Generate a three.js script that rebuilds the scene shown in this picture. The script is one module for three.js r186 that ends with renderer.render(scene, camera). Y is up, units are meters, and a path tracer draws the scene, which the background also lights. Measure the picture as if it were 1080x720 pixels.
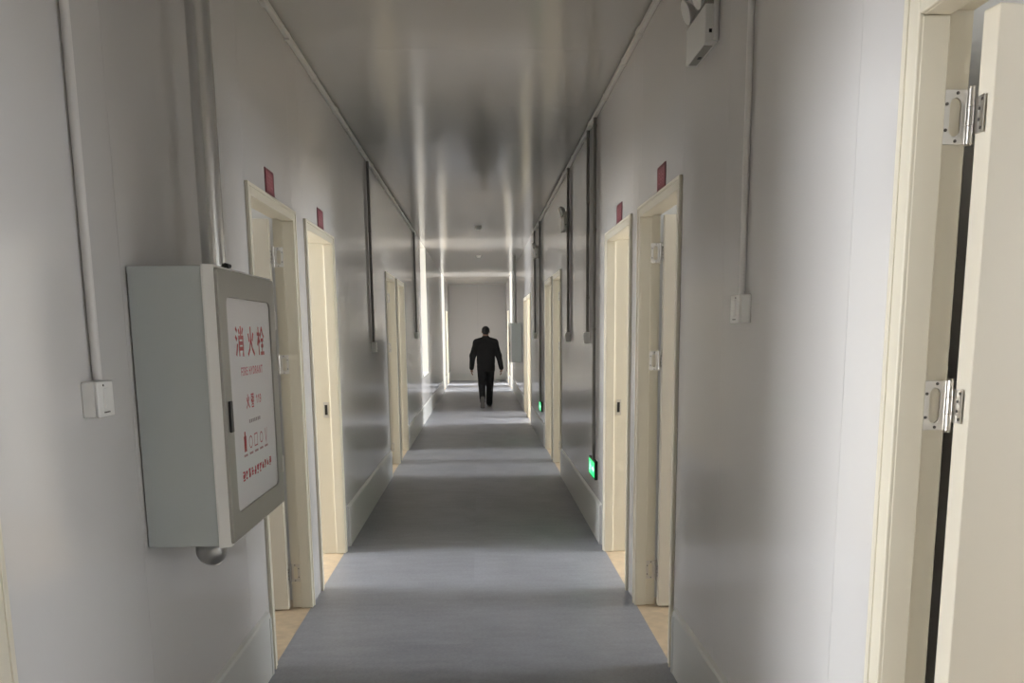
import * as THREE from 'three';
import { RoundedBoxGeometry } from 'three/addons/geometries/RoundedBoxGeometry.js';
import { MarchingCubes } from 'three/addons/objects/MarchingCubes.js';
import { mergeGeometries, mergeVertices } from 'three/addons/utils/BufferGeometryUtils.js';
import { RectAreaLightUniformsLib } from 'three/addons/lights/RectAreaLightUniformsLib.js';

// ------------------------------------------------------------------ camera, sky, daylight, exposure
const scene = new THREE.Scene();
const renderer = new THREE.WebGLRenderer({ antialias: true });
renderer.toneMapping = THREE.LinearToneMapping;
renderer.toneMappingExposure = 3.9;
renderer.shadowMap.enabled = true;
renderer.shadowMap.type = THREE.PCFSoftShadowMap;
RectAreaLightUniformsLib.init();

const FOCAL = 880;                                            // pixels of a 1080 x 720 frame
const camera = new THREE.PerspectiveCamera(2 * Math.atan(360 / FOCAL) * 180 / Math.PI, 1.5, 0.02, 120);
camera.position.set(0, 1.5, 0);
{
  const yaw = 0.03643, pitch = 0.16148, roll = -0.0105;
  const fwd = new THREE.Vector3(Math.sin(yaw) * Math.cos(pitch), -Math.sin(pitch), -Math.cos(yaw) * Math.cos(pitch));
  const r0 = new THREE.Vector3(Math.cos(yaw), 0, Math.sin(yaw)), u0 = new THREE.Vector3().crossVectors(r0, fwd);
  const r = r0.clone().multiplyScalar(Math.cos(roll)).addScaledVector(u0, Math.sin(roll));
  const u = u0.clone().multiplyScalar(Math.cos(roll)).addScaledVector(r0, -Math.sin(roll));
  camera.quaternion.setFromRotationMatrix(new THREE.Matrix4().makeBasis(r, u, fwd.clone().negate()));
  camera.setViewOffset(1080, 720, 0, -134, 1080, 720);        // the photograph is the upper part of the lens's picture
}
scene.background = new THREE.Color().setRGB(0.80, 0.86, 0.95);  // overcast sky outside the windows
const DAY = new THREE.Color().setRGB(0.94, 0.97, 1.0);          // daylight that the windows let in

// ------------------------------------------------------------------ the place (metres; d = distance along the corridor, z = -d)
const XL = -0.965, XR = 0.845, HC = 3.02, WT = 0.10, ROOM = 4.3;
const NEAR = -3.2, END = 27.0;
const DOOR_TOP = 2.08;
// doors: clear opening d0..d1, hinge side, strength of the daylight behind
const DOORS = {
  right: [
    { d0: -1.60, d1: -0.75, hinge: 'far', day: 30, wall: -0.64 },
    { d0: 0.80, d1: 1.65, hinge: 'far', day: 2.4, win: 0.4, wide: 1.7, wall: 1.84, swing: 0.14 },
    { d0: 3.60, d1: 4.42, hinge: 'far', day: 6 },
    { d0: 4.74, d1: 5.57, hinge: 'near', day: 13 },
    { d0: 8.76, d1: 9.58, hinge: 'far', day: 8 },
    { d0: 9.90, d1: 10.74, hinge: 'near', day: 8 },
    { d0: 13.98, d1: 14.82, hinge: 'far', day: 28 },
    { d0: 15.14, d1: 15.98, hinge: 'near', day: 16 },
    { d0: 24.4, d1: 25.2, hinge: 'far', day: 27 },
  ],
  left: [
    { d0: -1.60, d1: -0.75, hinge: 'far', day: 24, wall: -0.64 },
    { d0: 0.74, d1: 1.59, hinge: 'near', day: 15, win: 0.2, wide: 1.8 },
    { d0: 3.69, d1: 4.50, hinge: 'far', day: 4 },
    { d0: 4.86, d1: 5.66, hinge: 'near', day: 15 },
    { d0: 8.86, d1: 9.68, hinge: 'far', day: 8 },
    { d0: 10.00, d1: 10.82, hinge: 'near', day: 8 },
    { d0: 24.4, d1: 25.2, hinge: 'far', day: 27 },
  ],
};
// full-height openings to the stair halls
const HALLS = {
  right: [{ d0: 21.9, d1: 23.3, day: 14 }],
  left: [{ d0: 14.1, d1: 15.5, low: 0.78, day: 12 }, { d0: 21.9, d1: 23.3, day: 14 }],
};

// ------------------------------------------------------------------ helpers
let seed = 7;
const rnd = () => { seed = (seed * 1664525 + 1013904223) % 4294967296; return seed / 4294967296; };
const taken = {};
function numbered(name) {
  if (!(name in taken)) { taken[name] = 0; return name; }
  taken[name]++; return name + '_' + String(taken[name]).padStart(3, '0');
}
function shadows(o) { o.castShadow = true; o.receiveShadow = true; return o; }
function thing(name, label, category, [x, y, z] = [0, 0, 0], group, kind) {
  const o = new THREE.Group(); o.name = numbered(name); o.position.set(x, y, z); scene.add(o);
  o.userData = { label, category };
  if (group) o.userData.group = group;
  if (kind) o.userData.kind = kind;
  return o;
}
function mesh(name, geo, mat, parent, [x, y, z] = [0, 0, 0]) {
  const m = shadows(new THREE.Mesh(geo, mat)); m.name = name; m.position.set(x, y, z); parent.add(m); return m;
}
// box by its two corners in the parent's axes
function span(name, x0, x1, y0, y1, z0, z1, mat, parent, r = 0) {
  const w = Math.abs(x1 - x0), h = Math.abs(y1 - y0), d = Math.abs(z1 - z0);
  const g = r ? new RoundedBoxGeometry(w, h, d, 2, Math.min(r, w / 2.01, h / 2.01, d / 2.01)) : new THREE.BoxGeometry(w, h, d);
  return mesh(name, g, mat, parent, [(x0 + x1) / 2, (y0 + y1) / 2, (z0 + z1) / 2]);
}
function cyl(r0, r1, h, seg = 24) { return new THREE.CylinderGeometry(r0, r1, h, seg); }

// value noise for textures
function noiseGrid(n) { const a = new Float32Array(n * n); for (let i = 0; i < n * n; i++) a[i] = rnd(); return a; }
function sample(a, n, x, y) {
  const xi = Math.floor(x), yi = Math.floor(y), fx = x - xi, fy = y - yi, w = (v) => ((v % n) + n) % n, s = (t) => t * t * (3 - 2 * t);
  const g = (i, j) => a[w(yi + j) * n + w(xi + i)];
  return (g(0, 0) * (1 - s(fx)) + g(1, 0) * s(fx)) * (1 - s(fy)) + (g(0, 1) * (1 - s(fx)) + g(1, 1) * s(fx)) * s(fy);
}
function noiseTexture(size, fn, srgb, repeat) {
  const data = new Uint8Array(size * size * 4);
  for (let y = 0; y < size; y++) for (let x = 0; x < size; x++) {
    const c = fn(x / size, y / size), k = (y * size + x) * 4;
    data[k] = c[0]; data[k + 1] = c[1]; data[k + 2] = c[2]; data[k + 3] = 255;
  }
  const t = new THREE.DataTexture(data, size, size);
  t.magFilter = THREE.LinearFilter; t.minFilter = THREE.LinearMipmapLinearFilter; t.generateMipmaps = true;
  t.wrapS = t.wrapT = THREE.RepeatWrapping; if (srgb) t.colorSpace = THREE.SRGBColorSpace; if (repeat) t.repeat.set(...repeat);
  t.needsUpdate = true; return t;
}
const NG = 64, NA = noiseGrid(NG), NB = noiseGrid(NG);
// vinyl sheet: fine speckle and faint streaks along the roll
const vinylMap = noiseTexture(512, (u, v) => {
  const sp = sample(NA, NG, u * 64 * 4, v * 64 * 4), st = sample(NB, NG, u * 16, v * 64), co = sample(NA, NG, u * 8, v * 8);
  const k = 0.93 + 0.07 * sp + 0.05 * (st - 0.5) + 0.06 * (co - 0.5);
  return [150 * k, 152 * k, 160 * k];
}, true);
const vinylRough = noiseTexture(256, (u, v) => { const s = 200 + 40 * sample(NB, NG, u * 16, v * 16); return [s, s, s]; }, false);
// painted steel: faint roller texture
const steelRough = noiseTexture(256, (u, v) => { const s = 205 + 50 * sample(NA, NG, u * 16, v * 64); return [s, s, s]; }, false);
const tileMap = noiseTexture(256, (u, v) => { const k = 0.94 + 0.08 * sample(NB, NG, u * 32, v * 32) + 0.05 * sample(NA, NG, u * 64, v * 64); return [205 * k, 184 * k, 155 * k]; }, true);

const std = (o) => new THREE.MeshPhysicalMaterial(o);
const rgb = (r, g, b) => new THREE.Color().setRGB(r, g, b);
const M = {
  panel: std({ color: rgb(0.665, 0.65, 0.64), roughness: 0.13 }),
  ceiling: std({ color: rgb(0.62, 0.61, 0.585), roughness: 0.13 }),
  core: std({ color: rgb(0.25, 0.25, 0.25), roughness: 0.9 }),
  room: std({ color: rgb(0.72, 0.71, 0.68), roughness: 0.6 }),
  vinyl: std({ color: 0xffffff, map: vinylMap, roughness: 0.5, roughnessMap: vinylRough }),
  tile: std({ color: 0xffffff, map: tileMap, roughness: 0.4 }),
  cream: std({ color: rgb(0.74, 0.69, 0.57), roughness: 0.42 }),
  leaf: std({ color: rgb(0.71, 0.66, 0.56), roughness: 0.45 }),
  skirting: std({ color: rgb(0.62, 0.62, 0.60), roughness: 0.32 }),
  plastic: std({ color: rgb(0.84, 0.83, 0.80), roughness: 0.4 }),
  conduit: std({ color: rgb(0.72, 0.70, 0.68), roughness: 0.4 }),
  steel: std({ color: rgb(0.62, 0.60, 0.57), roughness: 0.3, metalness: 1 }),
  screw: std({ color: rgb(0.10, 0.095, 0.09), roughness: 0.5, metalness: 0.6 }),
  zinc: std({ color: rgb(0.40, 0.40, 0.39), roughness: 0.30, metalness: 0.8 }),
  silver: std({ color: rgb(0.66, 0.66, 0.65), roughness: 0.24, metalness: 0.8 }),
  galvanised: std({ color: rgb(0.22, 0.21, 0.20), roughness: 0.45, metalness: 0.3 }),
  cabinet: std({ color: rgb(0.53, 0.565, 0.555), roughness: 0.45 }),
  alu: std({ color: rgb(0.84, 0.83, 0.80), roughness: 0.4 }),
  bronze: std({ color: rgb(0.36, 0.35, 0.32), roughness: 0.42, metalness: 0.35 }),
  black: std({ color: rgb(0.015, 0.015, 0.015), roughness: 0.5 }),
  glass: std({ color: 0xffffff, roughness: 0.02, transmission: 1, thickness: 0, ior: 1.5 }),
  jacket: std({ color: rgb(0.009, 0.009, 0.0095), roughness: 0.85 }),
  trousers: std({ color: rgb(0.014, 0.014, 0.015), roughness: 0.9 }),
  skin: std({ color: rgb(0.27, 0.16, 0.11), roughness: 0.6 }),
  hair: std({ color: rgb(0.012, 0.011, 0.011), roughness: 0.6 }),
  sole: std({ color: rgb(0.24, 0.225, 0.21), roughness: 0.8 }),
  shoe: std({ color: rgb(0.02, 0.02, 0.02), roughness: 0.6 }),
};
const sideOf = { left: -1, right: 1 }, faceOf = { left: XL, right: XR };

// ------------------------------------------------------------------ floors and ceiling
function metreUV(g, sx, sz) {                                    // box lying flat: uv from x and z
  const p = g.attributes.position, uv = g.attributes.uv;
  for (let i = 0; i < p.count; i++) uv.setXY(i, p.getX(i) * sx, p.getZ(i) * sz);
  return g;
}
{
  const len = END - NEAR, mid = -(END + NEAR) / 2;
  const f = mesh('floor', metreUV(new THREE.BoxGeometry(XR - XL, 0.06, len), 0.5, 0.5), M.vinyl, scene, [(XL + XR) / 2, -0.03, mid]);
  f.userData = { kind: 'structure', label: 'blue grey vinyl sheet floor running down the corridor', category: 'floor' };
  for (const side of ['left', 'right']) {
    const s = sideOf[side], xf = faceOf[side];
    const g = mesh('floor_room_' + side, metreUV(new THREE.BoxGeometry(ROOM + WT, 0.06, len), 0.8, 0.8), M.tile, scene, [xf + s * (ROOM + WT) / 2, -0.032, mid]);
    g.userData = { kind: 'structure', label: `tan floor inside the rooms behind the ${side} wall doors`, category: 'floor' };
    const c = mesh('ceiling_room_' + side, new THREE.BoxGeometry(ROOM + WT, 0.08, len), M.room, scene, [xf + s * (ROOM + WT) / 2, HC + 0.04, mid]);
    c.userData = { kind: 'structure', label: `white ceiling over the rooms behind the ${side} wall`, category: 'ceiling' };
  }
  const c = thing('ceiling', 'glossy grey steel panel ceiling along the corridor', 'ceiling', [0, HC, 0], null, 'structure');
  span('core', XL, XR, 0.03, 0.09, -NEAR, -END, M.core, c);
  for (let d = NEAR; d < END - 0.01; d += 1.15) span('ceiling_panel', XL, XR, 0, 0.05, -(d + 0.0006), -Math.min(END, d + 1.15 - 0.0006), M.ceiling, c);
}

// ------------------------------------------------------------------ corridor walls, one panel at a time
function cutList(side) {
  return [
    ...DOORS[side].map((o) => ({ a: o.d0 - 0.045, b: o.d1 + 0.045, top: DOOR_TOP + 0.045 })),
    ...HALLS[side].map((o) => ({ a: o.d0, b: o.d1, top: HC, low: o.low })),
  ].sort((p, q) => p.a - q.a);
}
function buildWall(side) {
  const s = sideOf[side], xf = faceOf[side];
  const w = thing('wall_' + side, `${side} corridor wall of glossy grey white sandwich panels`, 'wall', [xf, 0, 0], null, 'structure');
  const g = 0.0006;
  let d = NEAR;
  const solid = (a, b) => {
    if (b - a < 0.01) return;
    span('core', s * 0.03, s * 0.07, 0, HC, -a, -b, M.core, w);
    const cuts = [a];
    const phase = side === 'left' ? 2.345 : 2.92;                // a joint shows below the hydrant cabinet
    for (let q = phase - 1.0 * Math.ceil((phase - NEAR) / 1.0); q < b; q += 1.0) if (q > a + 0.12 && q < b - 0.12) cuts.push(q);
    cuts.push(b);
    for (let i = 0; i < cuts.length - 1; i++) span('wall_panel', 0, s * WT, 0, HC, -(cuts[i] + g), -(cuts[i + 1] - g), M.panel, w);
  };
  for (const c of cutList(side)) {
    solid(d, c.a);
    if (c.low) { span('wall_panel', 0, s * WT, 0, c.low, -(c.a + g), -(c.b - g), M.panel, w); span('sill', -s * 0.015, s * (WT + 0.015), c.low, c.low + 0.03, -c.a, -c.b, M.plastic, w, 0.004); }
    if (c.top < HC) span('wall_panel', 0, s * WT, c.top, HC, -(c.a + g), -(c.b - g), M.panel, w);
    d = c.b;
  }
  solid(d, END);
}
buildWall('left'); buildWall('right');
{
  const b = thing('wall_end', 'grey panel wall closing the far end of the corridor', 'wall', [0, 0, -END], null, 'structure');
  const mid = (XL + XR) / 2;
  span('wall_panel', XL - WT, mid - 0.001, 0, HC, 0, -WT, M.panel, b); span('wall_panel', mid + 0.001, XR + WT, 0, HC, 0, -WT, M.panel, b);
  span('core', XL - WT, XR + WT, 0, HC, -0.03, -0.07, M.core, b);
  span('baseboard', XL, XR, 0, 0.2, 0, 0.012, M.skirting, b, 0.004);
  const n = thing('wall_back', 'grey panel wall closing the other end of the corridor', 'wall', [0, 0, -NEAR], null, 'structure');
  span('wall_panel', XL - WT, XR + WT, 0, HC, 0, WT, M.panel, n);
}

// ------------------------------------------------------------------ baseboards between the doors
for (const side of ['left', 'right']) {
  const s = sideOf[side], xf = faceOf[side];
  const b = thing('baseboard_' + side, `tall grey baseboard panels along the foot of the ${side} wall`, 'baseboard', [xf, 0, 0], null, 'structure');
  const HB = 0.295, TB = 0.016;
  const board = (a, e) => {
    if (e - a < 0.15) return;
    const sh = new THREE.Shape();
    sh.moveTo(0, 0); sh.lineTo(TB, 0); sh.lineTo(TB, HB - 0.022); sh.lineTo(TB - 0.004, HB - 0.010); sh.lineTo(0, HB); sh.closePath();
    const g = new THREE.ExtrudeGeometry(sh, { depth: e - a, bevelEnabled: false });
    if (s > 0) g.applyMatrix4(new THREE.Matrix4().makeRotationY(Math.PI)); 
    mesh('baseboard_board', g, M.skirting, b, [0, 0, s > 0 ? -a : -e]);
    for (const q of [a, e]) {                                    // end caps
      const i = q === a ? 1 : -1;
      span('end_cap', -s * 0.0, -s * (TB + 0.004), 0, HB - 0.03, -(q - i * 0.002), -(q + i * 0.022), M.skirting, b, 0.003);
    }
  };
  let d = NEAR;
  for (const c of cutList(side)) {
    if (c.low) continue;                                         // the board runs on under a low wall
    const hall = c.top >= HC, k = hall ? 0.0 : 0.055;
    board(d + (d === NEAR ? 0 : 0.10), c.a - k);
    d = c.b + k - 0.0;
  }
  board(d + 0.10, END - 0.02);
}

// ------------------------------------------------------------------ doors
const hingeCache = {};
function plateShape(s, w, h, r, hole) {
  const sh = new THREE.Shape();
  sh.moveTo(0, -h / 2); sh.lineTo(s * w, -h / 2); sh.lineTo(s * w, h / 2); sh.lineTo(0, h / 2); sh.closePath();
  if (hole) {
    const p = new THREE.Path(), { x0, x1, hh } = hole, k = 6;
    for (let i = 0; i <= k; i++) { const a = Math.PI * i / k; p[i ? 'lineTo' : 'moveTo'](s * ((x0 + x1) / 2 + (x1 - x0) / 2 * Math.cos(a)), hh - 0.014 + 0.014 * Math.sin(a)); }
    for (let i = 0; i <= k; i++) { const a = Math.PI + Math.PI * i / k; p.lineTo(s * ((x0 + x1) / 2 + (x1 - x0) / 2 * Math.cos(a)), -hh + 0.014 + 0.014 * Math.sin(a)); }
    p.closePath(); sh.holes.push(p);
  }
  return new THREE.ExtrudeGeometry(sh, { depth: 0.0025, bevelEnabled: false });
}
// hinge at the far jamb; local u grows into the room, +z faces the camera
function hinge(parent, s, y, zJamb) {
  const h = new THREE.Group(); h.name = 'hinge'; h.userData = { label: 'brushed steel butterfly hinge' }; h.position.set(s * 0.05, y, zJamb); parent.add(h);
  const key = 's' + s;
  if (!hingeCache[key]) hingeCache[key] = { plate: plateShape(s, 0.047, 0.1, 0.004, { x0: 0.014, x1: 0.036, hh: 0.036 }), knuckle: cyl(0.0065, 0.0065, 0.033, 14), tip: cyl(0.0065, 0.0045, 0.004, 14), leafPlate: new THREE.BoxGeometry(0.0025, 0.068, 0.030), screw: cyl(0.0032, 0.0032, 0.0012, 10) };
  const c = hingeCache[key];
  mesh('jamb_plate', c.plate, M.steel, h, [0, 0, 0.0005]);
  const u = 0.0525;
  for (const k of [-1, 0, 1]) mesh('knuckle', c.knuckle, M.steel, h, [s * u, k * 0.034, 0.007]);
  mesh('pin_tip', c.tip, M.steel, h, [s * u, 0.0525, 0.007]); const t = mesh('pin_tip', c.tip, M.steel, h, [s * u, -0.0525, 0.007]); t.rotation.x = Math.PI;
  mesh('leaf_plate', c.leafPlate, M.steel, h, [s * 0.0595, 0, 0.025]);
  for (const [x, yy] of [[0.008, 0.024], [0.008, -0.024], [0.028, 0.044], [0.028, -0.044]]) { const q = mesh('screw', c.screw, M.screw, h, [s * x, yy, 0.0034]); q.rotation.x = Math.PI / 2; }
  for (const [z, yy] of [[0.034, 0.026], [0.027, 0.010], [0.027, -0.010], [0.034, -0.026]]) { const q = mesh('screw', c.screw, M.screw, h, [s * 0.0580, yy, z]); q.rotation.z = Math.PI / 2; }
}
const doorWords = {
  right: ['cream door frame next along from the wide open door with bright edge', 'wide open cream door showing large steel hinges and a brightly lit edge', 'cream door on steel hinges under a red plate, between emergency light and exit sign', 'cream doorway with dark lock strike, beside the nearer green exit sign',
    'cream door frame between the two green exit signs, beside the lower emergency lamp', 'cream door frame between the two green exit signs, beside the further sign', 'bright cream door frame past the further green exit sign', 'pale door frame next to the small hydrant cabinet', 'pale door frame beside the end wall, on the small hydrant cabinet side'],
  left: ['cream door frame furthest from the red lettered hydrant cabinet on its wall', 'cream door frame on the switch side of the red lettered hydrant cabinet', 'cream hinged door under a red plate right beside the red lettered cabinet', 'bright cream doorway with lock strike, second door past the red lettered cabinet',
    'cream door frame between two dark conduits, hydrant cabinet end of its pair', 'cream door frame between two dark conduits, stair hall end of its pair', 'pale door frame beside the end wall, across from the small cabinet side'],
};
let doorCount = 0;
function buildDoor(side, o, label) {
  const s = sideOf[side], xf = faceOf[side];
  doorCount++;
  const g = thing('door_' + doorCount, label, 'door', [xf, 0, -(o.d0 + o.d1) / 2], null, 'structure');
  const hw = (o.d1 - o.d0) / 2, CW = 0.054, CT = 0.012, JD = o.hinge === 'far' ? 0.100 : 0.150, T = DOOR_TOP;
  const U = (a) => s * a;
  // jamb boards with a stop in front of the rebate
  for (const [e, far] of [[-1, true], [1, false]]) {
    span('jamb', U(-0.002), U(JD), 0, T + 0.03, e * (hw + 0.012), e * (hw + 0.043), M.cream, g, 0.002);
    span('door_stop', U(-0.004), U(0.05), 0, T, e * hw, e * (hw + 0.0121), M.cream, g, 0.003);
    span('casing', U(-CT), U(0), 0, T + CW, e * (hw + 0.001), e * (hw + CW), M.cream, g, 0.004);
    span('casing_bead', U(-CT - 0.004), U(-CT + 0.001), 0, T + CW, e * (hw + CW - 0.016), e * (hw + CW), M.cream, g, 0.002);
  }
  span('head_jamb', U(-0.002), U(JD), T + 0.012, T + 0.043, -hw - 0.012, hw + 0.012, M.cream, g, 0.002);
  span('head_stop', U(-0.004), U(0.05), T, T + 0.0121, -hw, hw, M.cream, g, 0.003);
  span('head_casing', U(-CT), U(0), T + 0.001, T + CW, -hw, hw, M.cream, g, 0.004);
  span('casing_bead', U(-CT - 0.004), U(-CT + 0.001), T + CW - 0.016, T + CW, -hw - CW + 0.016, hw + CW - 0.016, M.cream, g, 0.002);
  // leaf, opened into the room at a right angle to the wall
  const e = o.hinge === 'far' ? -1 : 1;                           // +z is nearer the camera
  const zJ = e * (hw + 0.012), W = 2 * hw + 0.01;
  const leaf = span('door_leaf', U(JD + 0.0105), U(JD + 0.0105 + W), 0.008, T + 0.008, zJ - e * 0.013, zJ - e * 0.056, M.leaf, g, 0.003);
  if (o.swing) {                                                 // opened a little past the right angle, about the hinge pin
    const px = U(0.1025), pz = zJ - e * 0.007, cx = leaf.position.x - px, cz = leaf.position.z - pz, a = -s * e * o.swing;
    leaf.position.set(px + cx * Math.cos(a) + cz * Math.sin(a), leaf.position.y, pz - cx * Math.sin(a) + cz * Math.cos(a)); leaf.rotation.y = a;
  }
  const bar = cyl(0.009, 0.009, 0.12, 12);
  for (const q of [-1, 1]) {                                     // lever handles near the free edge
    const hnd = mesh('handle', bar, M.steel, leaf, [U(W / 2 - 0.10), -0.06, q * 0.05]); hnd.rotation.z = Math.PI / 2;
    const ros = mesh('handle_rose', cyl(0.024, 0.024, 0.05, 16), M.steel, leaf, [U(W / 2 - 0.055), -0.06, q * 0.045]); ros.rotation.x = Math.PI / 2; ros.scale.set(0.6, 1, 0.6);
  }
  if (o.hinge === 'far') {
    for (const y of [0.20, 1.345, 1.90]) hinge(g, s, y, zJ);
    // strike plate on the near jamb faces away from the camera
    span('strike_plate', U(0.06), U(0.085), 0.93, 1.05, -zJ - 0.0005, -zJ - 0.003, M.steel, g);
  } else {
    const st = span('strike_plate', U(0.062), U(0.098), 0.945, 1.05, -zJ + 0.0005, -zJ + 0.003, M.steel, g);
    span('strike_hole', U(-0.009), U(0.009), -0.034, 0.034, 0.001, 0.0022, M.black, st);
  }
  return g;
}
for (const side of ['right', 'left']) DOORS[side].forEach((o, i) => buildDoor(side, o, doorWords[side][i]));

// ------------------------------------------------------------------ rooms and their windows
function buildWindow(side, dw, wide, y0, y1, day, no) {
  const s = sideOf[side], xo = faceOf[side] + s * (WT + ROOM - 0.10);
  const w = thing('window_' + no, `window in the outer wall of a room on the ${side}`, 'window', [xo, 0, -dw], null, 'structure');
  const hw = wide / 2;
  for (const e of [-1, 1]) span('window_frame', 0, s * 0.06, y0, y1, e * (hw - 0.05), e * hw, M.plastic, w);
  span('window_frame', 0, s * 0.06, y0, y0 + 0.05, -hw + 0.05, hw - 0.05, M.plastic, w); span('window_frame', 0, s * 0.06, y1 - 0.05, y1, -hw + 0.05, hw - 0.05, M.plastic, w);
  span('mullion', 0, s * 0.05, y0 + 0.05, y1 - 0.05, -0.025, 0.025, M.plastic, w);
  for (const e of [-1, 1]) { const p = mesh('pane', new THREE.PlaneGeometry(hw - 0.075, y1 - y0 - 0.1), M.glass, w, [s * 0.03, (y0 + y1) / 2, e * (hw - 0.075 + 0.05) / 2]); p.rotation.y = Math.PI / 2; }
  const L = new THREE.RectAreaLight(DAY, day, wide - 0.1, y1 - y0 - 0.1);
  L.name = 'window_daylight'; L.position.set(xo - s * 0.02, (y0 + y1) / 2, -dw); scene.add(L);
  L.lookAt(xo - s * 2, (y0 + y1) / 2, -dw);
}
let winNo = 0;
for (const side of ['left', 'right']) {
  const s = sideOf[side], xf = faceOf[side];
  const spots = [...DOORS[side].map((o) => ({ c: (o.d0 + o.d1) / 2, at: o.win, cut: o.wall, day: o.day, wide: o.wide ?? 1.5, y0: 0.9, y1: 2.4 })), ...HALLS[side].map((o) => ({ c: (o.d0 + o.d1) / 2, day: o.day, wide: 1.3, y0: 0.8, y1: 2.6 }))].sort((p, q) => p.c - q.c);
  // partitions halfway between neighbouring openings
  const cuts = [NEAR]; for (let i = 0; i + 1 < spots.length; i++) cuts.push(spots[i].cut ?? (spots[i].c + spots[i + 1].c) / 2); cuts.push(END);
  const x0 = xf + s * WT, x1 = xf + s * (WT + ROOM - 0.10);
  cuts.forEach((d) => { const p = thing('wall_partition_' + side, `white partition wall between two rooms behind the ${side} wall`, 'wall', [0, 0, -d], `partitions behind the ${side} wall`, 'structure'); span('wall_panel', x0, x1, 0, HC, -0.03, 0.03, M.room, p); });
  const ow = thing('wall_outer_' + side, `outer building wall with windows behind the ${side} rooms`, 'wall', [x1, 0, 0], null, 'structure');
  let d = NEAR;
  spots.forEach((q, i) => {
    const lo = cuts[i] + 0.03, hi = cuts[i + 1] - 0.03, wc = q.at ?? q.c, wide = Math.min(q.wide, 2 * (hi - wc) - 0.1, 2 * (wc - lo) - 0.1), a = wc - wide / 2, b = wc + wide / 2;
    span('wall_panel', 0, s * 0.10, 0, HC, -d, -a, M.room, ow);
    span('wall_panel', 0, s * 0.10, 0, q.y0, -a, -b, M.room, ow); span('wall_panel', 0, s * 0.10, q.y1, HC, -a, -b, M.room, ow);
    buildWindow(side, wc, wide, q.y0, q.y1, q.day, ++winNo);
    d = b;
  });
  span('wall_panel', 0, s * 0.10, 0, HC, -d, -END, M.room, ow);
  // white jamb linings of the full-height openings
  for (const o of HALLS[side]) {
    const j = thing('trim_' + side, `white lining of the opening to the stair hall in the ${side} wall ${o.d0 < 18 ? 'before' : 'past'} the walking person`, 'trim', [xf, 0, -(o.d0 + o.d1) / 2], null, 'structure');
    const hw = (o.d1 - o.d0) / 2;
    for (const e of [-1, 1]) span('lining', -s * 0.008, s * (WT + 0.008), o.low ? o.low + 0.03 : 0, HC - 0.001, e * (hw - 0.012), e * (hw + 0.001), M.plastic, j, 0.003);
  }
}

// ------------------------------------------------------------------ red door plates
function plateTexture(k) {
  const c = document.createElement('canvas'); c.width = 160; c.height = 112; const x = c.getContext('2d');
  x.fillStyle = '#763440'; x.fillRect(0, 0, 160, 112); x.fillStyle = '#94505a'; x.fillRect(14, 12, 132, 88);
  x.strokeStyle = '#b67a82'; x.lineWidth = 5; x.lineCap = 'round';
  for (let i = 0; i < 3; i++) for (let j = 0; j < 4; j++) { x.beginPath(); const a = 30 + i * 36; x.moveTo(a + 24 * ((k * 3 + j * 5 + i) % 4) / 4, 28 + j * 16); x.lineTo(a + 24 - 10 * ((k + j + i) % 3) / 3, 34 + j * 16); x.stroke(); }
  const t = new THREE.CanvasTexture(c); t.colorSpace = THREE.SRGBColorSpace; return t;
}
function signPlate(side, d0, d1, y0, label, k) {
  const s = sideOf[side], xf = faceOf[side], w = d1 - d0, h = 0.112;
  const g = thing('door_plate', label, 'sign', [xf, y0, -(d0 + d1) / 2], 'red door number plates');
  span('backing', 0, -s * 0.004, 0, h, -w / 2, w / 2, std({ color: rgb(0.15, 0.03, 0.04), roughness: 0.4 }), g, 0.001);
  const f = mesh('print', new THREE.PlaneGeometry(w - 0.004, h - 0.004), std({ color: 0xffffff, map: plateTexture(k), roughness: 0.4 }), g, [-s * 0.0046, h / 2, 0]);
  f.rotation.y = -s * Math.PI / 2;
}
signPlate('left', 3.99, 4.15, 2.142, 'red number plate above the door beyond the hydrant cabinet', 1);
signPlate('left', 5.23, 5.41, 2.142, 'red number plate above the bright open doorway on the left wall', 2);
signPlate('right', 3.87, 4.04, 2.137, 'red number plate above the hinged door near the twin emergency light', 3);
signPlate('right', 5.03, 5.21, 2.137, 'red number plate above the doorway beside the green exit sign', 4);

// ------------------------------------------------------------------ surface wiring
function trunking(side, d0, d1, label) {
  const s = sideOf[side], xf = faceOf[side];
  const g = thing('cable_trunking', label, 'trunking', [xf, HC - 0.03, -d0]);
  let d = 0;
  while (d < d1 - d0 - 0.05) {
    const L = Math.min(1.9, d1 - d0 - d), dy = (rnd() - 0.5) * 0.008;
    const p = span('trunking_length', -s * 0.001, -s * 0.026, -0.013 + dy, 0.013 + dy, -d - 0.001, -(d + L - 0.001), M.plastic, g, 0.004);
    p.rotation.x = (rnd() - 0.5) * 0.004;
    span('coupler', 0, -s * 0.030, -0.018, 0.018, -(d + L - 0.03), -(d + L + 0.03), M.plastic, g, 0.004);
    for (let q = 0.45; q < L; q += 0.7) span('saddle_clip', 0, -s * 0.028, -0.019, 0.019, -(d + q), -(d + q + 0.022), M.plastic, g, 0.003);
    d += L;
  }
}
trunking('left', 2.2, 13.0, 'white cable trunking under the ceiling along the left wall');
trunking('right', 2.6, 12.8, 'white cable trunking under the ceiling along the right wall');
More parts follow.
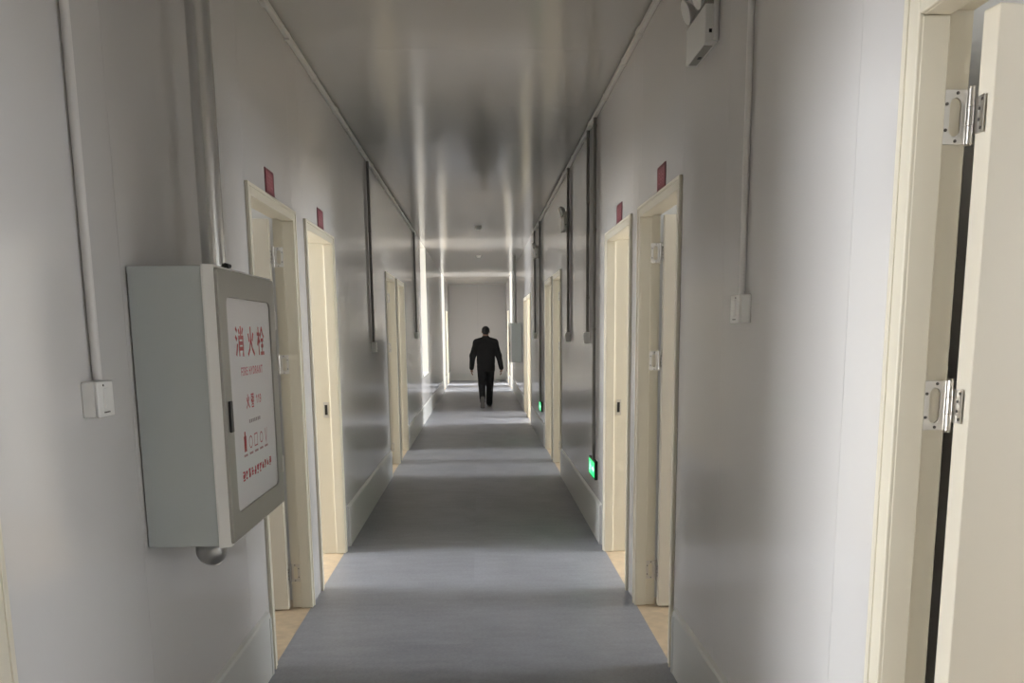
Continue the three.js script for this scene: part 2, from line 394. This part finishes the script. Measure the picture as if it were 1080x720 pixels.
function conduit(side, d, yTop, yBot, label, r = 0.010, mat = M.conduit) {
  const s = sideOf[side], xf = faceOf[side];
  const g = thing('wiring_conduit', label, 'conduit', [xf - s * (r + 0.003), yBot, -d], 'vertical wiring conduits on the walls');
  const h = yTop - yBot;
  mesh('tube', cyl(r, r, h, 14), mat, g, [0, h / 2, 0]);
  for (let q = 0.25; mat !== M.conduit && q < h; q += 0.7) span('saddle_clip', -r - 0.001, r + 0.002, q, q + 0.018, -r - 0.004, r + 0.004, mat, g, 0.003);
}
function lightSwitch(side, d, y, label) {
  const s = sideOf[side], xf = faceOf[side];
  const g = thing('light_switch', label, 'switch', [xf, y, -d], 'surface light switches');
  span('back_box', 0, -s * 0.032, 0, 0.088, -0.043, 0.043, M.plastic, g, 0.004);
  const p = span('face_plate', -s * 0.032, -s * 0.040, 0, 0.088, -0.043, 0.043, M.plastic, g, 0.003);
  const k = mesh('rocker', new RoundedBoxGeometry(0.006, 0.052, 0.03, 2, 0.002), M.plastic, p, [-s * 0.005, 0.002, 0]); k.rotation.z = 0.05;
  mesh('screw', cyl(0.003, 0.003, 0.002, 10), M.screw, p, [-s * 0.0042, 0.034, 0.012]).rotation.z = Math.PI / 2;
  span('mark', -s * 0.004, -s * 0.0046, -0.034, -0.031, -0.016, 0.016, M.screw, p);
}
conduit('left', 2.12, HC - 0.045, 1.395, 'white conduit down to the switch beside the hydrant cabinet', 0.011);
lightSwitch('left', 2.10, 1.305, 'white light switch on the wall beside the hydrant cabinet');
conduit('right', 2.67, HC - 0.045, 1.61, 'white conduit down to the switch between the bright edged door and red plate', 0.010);
lightSwitch('right', 2.655, 1.522, 'white light switch between the bright edged open door and the red plate');
conduit('left', 7.60, HC - 0.045, 1.43, 'conduit dropping down the left wall before the halfway pair of doors', 0.012, M.galvanised);
lightSwitch('left', 7.60, 1.34, 'small switch on the left wall before the halfway pair of doors');
conduit('left', 12.75, HC - 0.045, 1.52, 'conduit on the left wall past the halfway pair of doors', 0.014, M.galvanised);
lightSwitch('left', 12.75, 1.43, 'small switch on the left wall past the halfway pair of doors');
conduit('right', 6.12, HC - 0.045, 0.56, 'long conduit running down to the green exit sign by the doorway', 0.012, M.galvanised);
conduit('right', 6.50, HC - 0.045, 1.50, 'conduit with a switch next to the long exit sign conduit', 0.012, M.galvanised);
lightSwitch('right', 6.50, 1.41, 'small switch above the nearer green exit sign');
conduit('right', 7.92, HC - 0.045, 1.50, 'conduit below the small emergency lamp before the halfway doors on the right', 0.013, M.galvanised);
lightSwitch('right', 7.92, 1.41, 'small switch on the right wall just before the halfway doors');
conduit('right', 11.60, HC - 0.045, 0.545, 'long conduit running down to the further green exit sign', 0.014, M.galvanised);
conduit('right', 12.65, HC - 0.045, 1.50, 'conduit with a switch past the further green exit sign', 0.014, M.galvanised);
lightSwitch('right', 12.65, 1.41, 'small switch on the right wall past the further exit sign');

// ------------------------------------------------------------------ emergency lights
function emergencyLight(side, d, y, label) {
  const s = sideOf[side], xf = faceOf[side];
  const g = thing('emergency_light', label, 'emergency light', [xf, y, -d], 'twin head emergency lights');
  span('housing', 0, -s * 0.045, 0, 0.13, -0.135, 0.135, M.plastic, g, 0.004);
  span('housing_lip', -s * 0.001, -s * 0.03, 0.128, 0.165, -0.12, 0.12, M.bronze, g, 0.004);
  span('grille', -s * 0.010, -s * 0.040, -0.002, 0.001, -0.11, 0.11, M.bronze, g);
  span('test_button', -s * 0.020, -s * 0.030, 0.035, 0.047, 0.134, 0.137, M.black, g);
  span('cable_hole', -s * 0.016, -s * 0.028, -0.004, -0.001, -0.03, -0.01, M.black, g);
  for (const e of [-1, 1]) {
    const l = mesh('lamp_head', new THREE.LatheGeometry([[0.0, 0], [0.018, 0.004], [0.030, 0.02], [0.052, 0.055], [0.055, 0.066], [0.050, 0.066]].map((p) => new THREE.Vector2(...p)), 24), M.plastic, g, [-s * 0.030, 0.185, e * 0.075]);
    l.scale.set(0.8, 0.55, 0.8);
    l.rotation.set(0, 0, s * (Math.PI / 2 + 0.35));
    mesh('lens', new THREE.CircleGeometry(0.050, 24), M.alu, l, [0, 0.0655, 0]).rotation.x = -Math.PI / 2;
  }
}
emergencyLight('right', 3.22, 2.49, 'twin head emergency light on the right wall above the first switch');
emergencyLight('right', 8.17, 2.45, 'dark looking emergency light over the halfway doors on the right wall');
emergencyLight('right', 12.3, 2.55, 'small emergency light past the further exit sign on the right wall');
{ const g = thing('wiring_conduit', 'short conduit above the twin head emergency light', 'conduit', [XR - 0.012, 2.49, -3.06], 'vertical wiring conduits on the walls'); mesh('tube', cyl(0.009, 0.009, HC - 0.045 - 2.49, 14), M.conduit, g, [0, (HC - 0.045 - 2.49) / 2, 0]); }

// ------------------------------------------------------------------ green exit signs
const exitTex = (() => {
  const c = document.createElement('canvas'); c.width = 320; c.height = 140; const x = c.getContext('2d');
  x.fillStyle = '#06b455'; x.fillRect(0, 0, 320, 140);
  x.fillStyle = '#b9ffd6'; x.strokeStyle = '#b9ffd6'; x.lineCap = 'round';
  x.beginPath(); x.arc(92, 30, 12, 0, 7); x.fill();                          // running figure
  x.lineWidth = 17; x.beginPath(); x.moveTo(86, 50); x.lineTo(72, 84); x.stroke();
  x.lineWidth = 11; for (const p of [[[72, 84], [96, 100], [86, 126]], [[72, 84], [52, 104], [24, 104]], [[86, 52], [110, 68], [126, 58]], [[84, 52], [56, 56], [46, 76]]]) { x.beginPath(); p.forEach((q, i) => x[i ? 'lineTo' : 'moveTo'](...q)); x.stroke(); }
  x.beginPath(); x.moveTo(170, 58); x.lineTo(240, 58); x.lineTo(240, 34); x.lineTo(296, 70); x.lineTo(240, 106); x.lineTo(240, 82); x.lineTo(170, 82); x.closePath(); x.fill();
  const t = new THREE.CanvasTexture(c); t.colorSpace = THREE.SRGBColorSpace; return t;
})();
const exitMat = std({ color: rgb(0.02, 0.2, 0.08), map: exitTex, emissive: 0xffffff, emissiveMap: exitTex, emissiveIntensity: 0.9, roughness: 0.3 });
function exitSign(d, y, label) {
  const g = thing('exit_sign', label, 'exit sign', [XR, y, -d], 'green exit signs low on the wall');
  span('housing', 0, -0.022, 0, 0.14, -0.165, 0.165, M.black, g, 0.004);
  const f = mesh('sign_face', new THREE.PlaneGeometry(0.30, 0.112), exitMat, g, [-0.0226, 0.07, 0]); f.rotation.y = -Math.PI / 2;
  const L = new THREE.RectAreaLight(rgb(0.08, 1, 0.4), 0.35, 0.30, 0.112); L.name = 'exit_sign_light'; L.position.set(XR - 0.024, y + 0.07, -d); scene.add(L); L.lookAt(XR - 1, y + 0.07, -d);
}
exitSign(6.16, 0.425, 'glowing green exit sign low on the wall, nearer one beside the doorway');
exitSign(11.6, 0.415, 'glowing green exit sign low on the wall, further one past the halfway doors');

// ------------------------------------------------------------------ fire hydrant cabinets
const signTex = (() => {
  const W = 720, H = 920, c = document.createElement('canvas'); c.width = W; c.height = H; const x = c.getContext('2d');
  x.fillStyle = '#efedf0'; x.fillRect(0, 0, W, H); x.translate(0, -34);
  x.lineCap = 'butt'; x.lineJoin = 'miter';
  const glyphs = {                                               // strokes on a 100 x 100 square
    xiao: [[[10, 8], [24, 20]], [[5, 34], [20, 46]], [[8, 94], [26, 58]], [[66, 3], [66, 34]], [[42, 12], [52, 28]], [[92, 8], [80, 28]], [[44, 96], [44, 38], [90, 38], [90, 92], [80, 92]], [[44, 56], [90, 56]], [[44, 73], [90, 73]]],
    huo: [[[20, 26], [30, 52]], [[82, 24], [68, 50]], [[50, 4], [50, 44], [34, 76], [10, 96]], [[50, 44], [66, 76], [92, 96]]],
    shuan: [[[4, 28], [42, 28]], [[24, 4], [24, 98]], [[24, 32], [6, 66]], [[25, 38], [42, 58]], [[68, 4], [56, 26], [42, 40]], [[68, 4], [80, 26], [97, 40]], [[52, 48], [88, 48]], [[54, 68], [86, 68]], [[46, 93], [95, 93]], [[70, 48], [70, 93]]],
    jing: [[[10, 12], [90, 12]], [[30, 4], [30, 20]], [[68, 4], [68, 20]], [[14, 26], [46, 26], [46, 46], [14, 46], [14, 26]], [[60, 20], [52, 40]], [[58, 26], [90, 46]], [[88, 24], [58, 48]], [[8, 56], [92, 56]], [[22, 66], [78, 66]], [[26, 78], [74, 78], [74, 96], [26, 96], [26, 78]]],
  };
  const put = (k, px, py, w, h, lw, col) => { x.strokeStyle = col; x.lineWidth = lw; for (const st of glyphs[k]) { x.beginPath(); st.forEach(([a, b], i) => x[i ? 'lineTo' : 'moveTo'](px + a / 100 * w, py + b / 100 * h)); x.stroke(); } };
  const RED = '#b0182c', PALE = '#c8687a';
  put('xiao', 120, 150, 130, 140, 17, RED); put('huo', 300, 150, 130, 140, 17, RED); put('shuan', 470, 150, 130, 140, 16, RED);
  x.fillStyle = PALE; x.font = 'bold 52px sans-serif'; x.textAlign = 'center'; x.fillText('FIRE HYDRANT', 360, 372);
  put('huo', 230, 455, 62, 68, 9, RED); put('jing', 305, 455, 62, 68, 6, RED); x.fillStyle = PALE; x.font = 'bold 56px sans-serif'; x.fillText('119', 440, 510);
  x.fillStyle = '#9b8f96'; for (let i = 0; i < 7; i++) x.fillRect(262 + i * 28, 574, 20, 16);
  // row of small pictograms
  x.strokeStyle = '#b56a76'; x.lineWidth = 6; x.fillStyle = RED;
  x.fillRect(160, 640, 38, 70); x.fillRect(170, 620, 18, 24);
  x.beginPath(); x.arc(268, 676, 26, 0, 7); x.stroke(); x.strokeRect(330, 648, 50, 54); x.beginPath(); x.arc(450, 676, 24, 0, 7); x.stroke(); x.beginPath(); x.moveTo(520, 640); x.lineTo(536, 708); x.lineTo(556, 640); x.stroke();
  x.fillStyle = '#b08a90'; for (let i = 0; i < 5; i++) x.fillRect(150 + i * 88, 722, 60, 10);
  // closing line of small red characters, too small to read
  x.strokeStyle = '#b83a4c'; x.lineWidth = 7;
  for (let i = 0; i < 11; i++) for (let j = 0; j < 10; j++) {
    const px = 112 + i * 46, flat = j % 2, a = 4 + 30 * rnd(), b = 4 + 40 * rnd(), e = 10 + 16 * rnd();
    x.beginPath(); x.moveTo(px + (flat ? 2 : a), 790 + (flat ? b : b * 0.4)); x.lineTo(px + (flat ? 10 + e : a + 6 * (rnd() - 0.5)), 790 + (flat ? b : b * 0.4 + e)); x.stroke();
  }
  const t = new THREE.CanvasTexture(c); t.colorSpace = THREE.SRGBColorSpace; t.anisotropy = 8; return t;
})();
const signMat = std({ color: 0xffffff, map: signTex, roughness: 0.25 });
function roundedRect(w, h, r) {
  const p = new THREE.Shape(), a = w / 2, b = h / 2;
  p.moveTo(-a + r, -b); p.lineTo(a - r, -b); p.quadraticCurveTo(a, -b, a, -b + r); p.lineTo(a, b - r); p.quadraticCurveTo(a, b, a - r, b); p.lineTo(-a + r, b); p.quadraticCurveTo(-a, b, -a, b - r); p.lineTo(-a, -b + r); p.quadraticCurveTo(-a, -b, -a + r, -b); return p;
}
function cabinet(side, dNear, label) {
  const s = sideOf[side], xf = faceOf[side], W = 0.65, H = 0.79, D = 0.205, F = 0.032;
  const g = thing('fire_hydrant_cabinet', label, 'hydrant cabinet', [xf, 0.9, -(dNear + W / 2)], 'fire hydrant cabinets');
  const X = (u) => -s * u;                                       // u grows out of the wall
  span('body', X(0.004), X(D), 0, H, -W / 2, W / 2, M.cabinet, g, 0.003);
  // door frame: four aluminium bars
  const b = 0.034;
  for (const e of [-1, 1]) {                                      // upright bars with a broad bevel on the outer edge
    const p = new THREE.Shape(); p.setFromPoints([[D, W / 2 - b], [D, W / 2 + 0.003], [D + 0.006, W / 2 + 0.003], [D + F, W / 2 - 0.010], [D + F, W / 2 - b]].map(([u, z]) => new THREE.Vector2(X(u), -e * z)));
    const bg = new THREE.ExtrudeGeometry(p, { depth: H + 0.008, bevelEnabled: false }); bg.rotateX(-Math.PI / 2);
    mesh('frame_bar', bg, M.alu, g, [0, -0.004, 0]);
  }
  span('frame_bar', X(D), X(D + F), H - b, H + 0.003, -W / 2 + b, W / 2 - b, M.alu, g, 0.003); span('frame_bar', X(D), X(D + F), -0.004, b, -W / 2 + b, W / 2 - b, M.alu, g, 0.003);
  // door: bronze border round a white sign panel
  const outer = roundedRect(W - 0.022, H - 0.012, 0.006), hw = W - 0.15, hh = H - 0.16;
  outer.holes.push(new THREE.Path(roundedRect(hw, hh, 0.03).getPoints(6)));
  const gd = new THREE.ExtrudeGeometry(outer, { depth: 0.007, bevelEnabled: true, bevelSize: 0.002, bevelThickness: 0.002, bevelSegments: 1 });
  const door = mesh('cabinet_door', gd, M.bronze, g, [X(D + F), H / 2, 0]); door.rotation.y = -s * Math.PI / 2;
  const pg = new THREE.ShapeGeometry(roundedRect(hw + 0.004, hh + 0.004, 0.03), 6), uv = pg.attributes.uv, po = pg.attributes.position;
  for (let i = 0; i < po.count; i++) uv.setXY(i, po.getX(i) / hw + 0.5, po.getY(i) / hh + 0.5);
  const panel = mesh('sign_panel', pg, signMat, g, [X(D + F + 0.004), H / 2, 0]); panel.rotation.y = -s * Math.PI / 2; panel.userData = { label: 'white panel with red lettering' };
  const near = W / 2 - 0.045;
  span('handle', X(D + F + 0.008), X(D + F + 0.016), H / 2 - 0.07, H / 2 + 0.02, near - 0.012, near + 0.012, M.black, g, 0.003);
  for (const y of [0.14, H - 0.14]) mesh('hinge', cyl(0.006, 0.006, 0.06, 12), M.steel, g, [X(D + F + 0.004), y, -W / 2 - 0.004]);
  return g;
}
cabinet('left', 2.37, 'grey fire hydrant cabinet with a white red lettered front on the left wall');
cabinet('right', 17.0, 'small grey green hydrant cabinet on the wall level with the walking person');
{
  const g = thing('riser_pipe', 'grey steel pipe rising from the top of the red lettered cabinet', 'pipe', [-0.842, 1.69, -2.76]);
  mesh('tube', cyl(0.0365, 0.0365, HC - 1.69, 40), M.silver, g, [0, (HC - 1.69) / 2, 0]);
  mesh('collar', cyl(0.042, 0.042, 0.02, 40), M.zinc, g, [0, HC - 1.69 - 0.01, 0]);
  const k = thing('cable_gland', 'small black fitting on top of the red lettered cabinet', 'fitting', [-0.755, 1.69, -2.585]);
  mesh('gland_body', cyl(0.010, 0.012, 0.022, 6), M.black, k, [0, 0.011, 0]); const q = mesh('gland_tail', cyl(0.006, 0.006, 0.05, 10), M.black, k, [0, 0.018, -0.02]); q.rotation.x = Math.PI / 2;
  const e = thing('pipe_cap', 'dark rounded pipe end under the red lettered hydrant cabinet', 'pipe', [-0.835, 0.9, -2.53]);
  mesh('ball', new THREE.SphereGeometry(0.047, 28, 20), M.zinc, e, [0, -0.050, 0]);
  mesh('stub', cyl(0.043, 0.043, 0.046, 28), M.zinc, e, [0, -0.025, 0]);
  mesh('flange_ring', new THREE.TorusGeometry(0.047, 0.003, 8, 32), M.alu, e, [0.01, -0.054, -0.02]).rotation.y = Math.PI / 2.4;
  const p2 = thing('riser_pipe', 'thin dark pipe rising from the small grey green cabinet', 'pipe', [XR - 0.12, 1.69, -17.3]);
  mesh('tube', cyl(0.03, 0.03, HC - 1.69, 20), M.zinc, p2, [0, (HC - 1.69) / 2, 0]); mesh('collar', cyl(0.038, 0.038, 0.02, 20), M.zinc, p2, [0, 0.01, 0]);
}

// ------------------------------------------------------------------ smoke detectors on the ceiling
for (const [d, label] of [[12.5, 'round smoke detector on the ceiling before the bright stair hall'], [17.0, 'round smoke detector on the ceiling above the walking person']]) {
  const g = thing('smoke_detector', label, 'smoke detector', [0.0, HC, -d], 'ceiling smoke detectors');
  mesh('base', cyl(0.055, 0.05, 0.014, 28), M.plastic, g, [0, -0.007, 0]);
  mesh('dome', new THREE.LatheGeometry([[0.045, 0], [0.044, -0.015], [0.034, -0.03], [0.0, -0.034]].map((p) => new THREE.Vector2(...p)), 28), M.plastic, g, [0, -0.013, 0]);
}

// ------------------------------------------------------------------ the walking person, seen from behind
const smin = (a, b, k) => { const h = Math.max(0, Math.min(1, 0.5 + 0.5 * (b - a) / k)); return b + (a - b) * h - k * h * (1 - h); };
function capsule(p, a, b, ra, rb, sx = 1, sz = 1) {              // tapered capsule, optionally flattened in x and z
  const px = (p[0] - a[0]) / sx, py = p[1] - a[1], pz = (p[2] - a[2]) / sz, bx = (b[0] - a[0]) / sx, by = b[1] - a[1], bz = (b[2] - a[2]) / sz;
  const t = Math.max(0, Math.min(1, (px * bx + py * by + pz * bz) / (bx * bx + by * by + bz * bz + 1e-9)));
  return Math.hypot(px - bx * t, py - by * t, pz - bz * t) - (ra + (rb - ra) * t);
}
function fieldMesh(name, bones, k, cell, mat, parent, carve) {
  const lo = [9, 9, 9], hi = [-9, -9, -9];
  for (const b of bones) for (const q of [b[0], b[1]]) for (let i = 0; i < 3; i++) { const r = Math.max(b[2], b[3]) * Math.max(1, b[4] ?? 1, b[5] ?? 1) + 0.03; lo[i] = Math.min(lo[i], q[i] - r); hi[i] = Math.max(hi[i], q[i] + r); }
  const c = lo.map((v, i) => (v + hi[i]) / 2), half = Math.max(...lo.map((v, i) => (hi[i] - v) / 2)) * 1.06, n = Math.min(150, Math.max(24, Math.ceil(2 * half / cell)));
  const mc = new MarchingCubes(n, mat, false, false, 300000); mc.isolation = 0;
  for (let z = 0; z < n; z++) for (let y = 0; y < n; y++) for (let x = 0; x < n; x++) {
    const p = [x, y, z].map((v, i) => c[i] + half * (v - n / 2) / (n / 2));
    let d = 1;
    if (p[0] > lo[0] && p[0] < hi[0] && p[1] > lo[1] && p[1] < hi[1] && p[2] > lo[2] && p[2] < hi[2]) { for (const b of bones) d = smin(d, capsule(p, ...b), b[6] ?? k); if (carve) d = Math.max(d, carve(p)); }
    mc.field[x + y * n + z * n * n] = -d;
  }
  mc.update();
  let g = new THREE.BufferGeometry();
  g.setAttribute('position', new THREE.BufferAttribute(mc.positionArray.slice(0, mc.count * 3), 3));
  g = mergeVertices(g, 1e-5); g.scale(half, half, half); g.translate(...c); g.computeVertexNormals();
  return parent ? mesh(name, g, mat, parent) : g;
}
{
  const P = thing('person', 'person in dark jacket and trousers walking away down the corridor', 'person', [0.115, 0, -17.05]); P.scale.setScalar(0.97);
  // joints: x right, y up, +z towards the camera (the person faces -z)
  const pel = [0, 0.88, 0], waist = [0, 1.02, 0], chest = [0, 1.22, 0.005], nb = [0, 1.40, 0.01], neck = [0.002, 1.45, 0.005], head = [0.004, 1.565, -0.012];
  const hipL = [-0.085, 0.86, 0.01], kneL = [-0.090, 0.49, 0.06], ankL = [-0.085, 0.195, 0.245], toeL = [-0.083, 0.075, 0.165];
  const hipR = [0.085, 0.86, -0.01], kneR = [0.075, 0.47, -0.14], ankR = [0.062, 0.09, -0.12], toeR = [0.075, 0.035, -0.31];
  const shL = [-0.185, 1.345, 0.01], elL = [-0.275, 1.08, 0.03], wrL = [-0.300, 0.84, -0.04];
  const shR = [0.185, 1.345, 0.01], elR = [0.268, 1.08, 0.05], wrR = [0.318, 0.84, 0.06];
  const hand = (w, s) => {
    const B = [], palm = [w[0] + s * 0.006, w[1] - 0.075, w[2] - 0.012];
    B.push([w, palm, 0.026, 0.034, 0.6, 1, 0.012]);
    for (let i = 0; i < 4; i++) {
      const z = palm[2] + (i - 1.5) * 0.019, L = [0.062, 0.072, 0.068, 0.052][i], k = [palm[0], palm[1] - 0.022, z], m = [palm[0] - s * 0.006, k[1] - L * 0.5, z - 0.004], t = [palm[0] - s * 0.026, k[1] - L * 0.92, z - 0.006];
      B.push([k, m, 0.0095, 0.009, 1, 1, 0.004], [m, t, 0.009, 0.0078, 1, 1, 0.004]);
    }
    const tb = [w[0] - s * 0.004, w[1] - 0.045, w[2] - 0.036], tm = [tb[0] - s * 0.012, tb[1] - 0.034, tb[2] - 0.022];
    B.push([tb, tm, 0.012, 0.010, 1, 1, 0.006], [tm, [tm[0] - s * 0.008, tm[1] - 0.03, tm[2] - 0.002], 0.010, 0.008, 1, 1, 0.004]);
    return B;
  };
  const bodyG = fieldMesh('', [
    [pel, waist, 0.13, 0.115, 1.1, 0.78], [waist, chest, 0.115, 0.135, 1.15, 0.75], [chest, nb, 0.135, 0.09, 1.2, 0.75], [nb, neck, 0.06, 0.054], [neck, [0.003, 1.50, 0], 0.054, 0.056],
    [shL, nb, 0.06, 0.07], [shR, nb, 0.06, 0.07], [shL, elL, 0.05, 0.04], [elL, wrL, 0.038, 0.026], [shR, elR, 0.05, 0.04], [elR, wrR, 0.038, 0.026],
    [hipL, kneL, 0.08, 0.052], [kneL, ankL, 0.05, 0.036], [ankL, toeL, 0.036, 0.03], [hipR, kneR, 0.08, 0.052], [kneR, ankR, 0.05, 0.036], [ankR, toeR, 0.036, 0.03],
  ], 0.03, 0.014, M.skin);
  const headG = fieldMesh('', [
    [[0.003, 1.47, 0.0], [0.003, 1.53, -0.005], 0.055, 0.056], [[0.004, 1.59, 0.012], [0.004, 1.575, -0.03], 0.083, 0.078, 0.92, 1.0], [[0.004, 1.535, -0.05], [0.004, 1.505, -0.07], 0.055, 0.042, 0.95, 1],
    [[0.004, 1.565, -0.112], [0.004, 1.545, -0.124], 0.009, 0.014, 1, 1, 0.012], [[-0.014, 1.514, -0.104], [0.022, 1.514, -0.104], 0.009, 0.009, 1, 1, 0.01],
    [[-0.075, 1.575, -0.006], [-0.078, 1.545, -0.004], 0.016, 0.011, 0.5, 1, 0.008], [[0.083, 1.575, -0.006], [0.086, 1.545, -0.004], 0.016, 0.011, 0.5, 1, 0.008],
    [[-0.028, 1.565, -0.098], [-0.029, 1.565, -0.1], 0.012, 0.012, 1, 1, 0.01], [[0.036, 1.565, -0.098], [0.037, 1.565, -0.1], 0.012, 0.012, 1, 1, 0.01],
  ], 0.03, 0.005, M.skin);
  const handG = [[wrL, -1], [wrR, 1]].map(([w, s]) => fieldMesh('', hand(w, s), 0.01, 0.0035, M.skin));
  mesh('body', mergeGeometries([bodyG, headG, ...handG].map((g) => { g.deleteAttribute('uv'); return g; })), M.skin, P);
  // hair cap: back and top of the skull
  fieldMesh('hair', [[[0.004, 1.600, 0.018], [0.004, 1.588, -0.032], 0.086, 0.080, 0.95, 1.0], [[0.004, 1.54, 0.045], [0.004, 1.52, 0.048], 0.05, 0.032, 1.1, 0.7]], 0.03, 0.006, M.hair, P, (p) => Math.max(1.515 - p[1], (p[2] < -0.075 && p[1] < 1.62) ? 0.01 : -1));
  // jacket: torso to the hip, sleeves to the wrist, turned-down collar
  fieldMesh('jacket', [
    [[0, 0.80, 0.0], [0, 0.98, 0], 0.165, 0.160, 1.14, 0.80], [[0, 0.98, 0], chest, 0.160, 0.170, 1.16, 0.78], [chest, [0, 1.34, 0.005], 0.170, 0.12, 1.25, 0.78], [[-0.12, 1.385, 0.01], [0.12, 1.385, 0.01], 0.055, 0.055],
    [shL, nb, 0.078, 0.075], [shR, nb, 0.078, 0.075], [nb, [0.002, 1.47, 0.01], 0.078, 0.064],
    [shL, elL, 0.074, 0.062], [elL, [wrL[0], wrL[1] - 0.015, wrL[2]], 0.062, 0.048], [shR, elR, 0.074, 0.062], [elR, [wrR[0], wrR[1] - 0.015, wrR[2]], 0.062, 0.048],
  ], 0.03, 0.012, M.jacket, P, (p) => Math.max(0.745 + 0.02 * Math.abs(p[0]) - p[1], p[1] - 1.485));
  // trousers
  fieldMesh('trousers', [
    [[0, 0.90, 0], [0, 0.84, 0], 0.13, 0.135, 1.12, 0.82], [hipL, kneL, 0.105, 0.078], [kneL, [ankL[0], ankL[1] + 0.015, ankL[2] - 0.01], 0.078, 0.062], [hipR, kneR, 0.105, 0.078], [kneR, [ankR[0], ankR[1] + 0.0, ankR[2]], 0.078, 0.066],
  ], 0.02, 0.012, M.trousers, P, (p) => 0.045 - p[1]);
  // shoes: the left heel is lifted and shows its sole
  const shoe = (turn, at, label) => {
    const g = new THREE.Group(); g.name = 'shoe'; g.position.set(...at); g.rotation.x = turn; P.add(g);
    fieldMesh('upper', [[[0, 0.06, 0.055], [0, 0.05, -0.02], 0.044, 0.046, 0.95, 1], [[0, 0.045, -0.02], [0.004, 0.035, -0.15], 0.044, 0.036, 1.1, 1], [[0, 0.09, 0.05], [0, 0.06, 0.05], 0.042, 0.042]], 0.03, 0.006, M.shoe, g, (p) => 0.012 - p[1]);
    const sh = new THREE.Shape(); const pts = [[-0.036, 0.09], [-0.04, 0.04], [-0.036, -0.03], [-0.048, -0.11], [-0.038, -0.17], [0.004, -0.192], [0.044, -0.165], [0.05, -0.10], [0.036, -0.03], [0.04, 0.04], [0.036, 0.09], [0, 0.106]];
    sh.setFromPoints(new THREE.SplineCurve([...pts, pts[0]].map(([a, b]) => new THREE.Vector2(a, b))).getPoints(40));
    const sg = new THREE.ExtrudeGeometry(sh, { depth: 0.02, bevelEnabled: false }); sg.rotateX(Math.PI / 2); sg.translate(0, 0.02, 0);
    mesh('sole', sg, M.sole, g).userData = { label };
  };
  shoe(-1.05, [-0.083, 0.150, 0.275], 'grey sole turned to the back');
  shoe(0, [0.064, 0.0, -0.165], 'grey sole');
}

renderer.render(scene, camera);
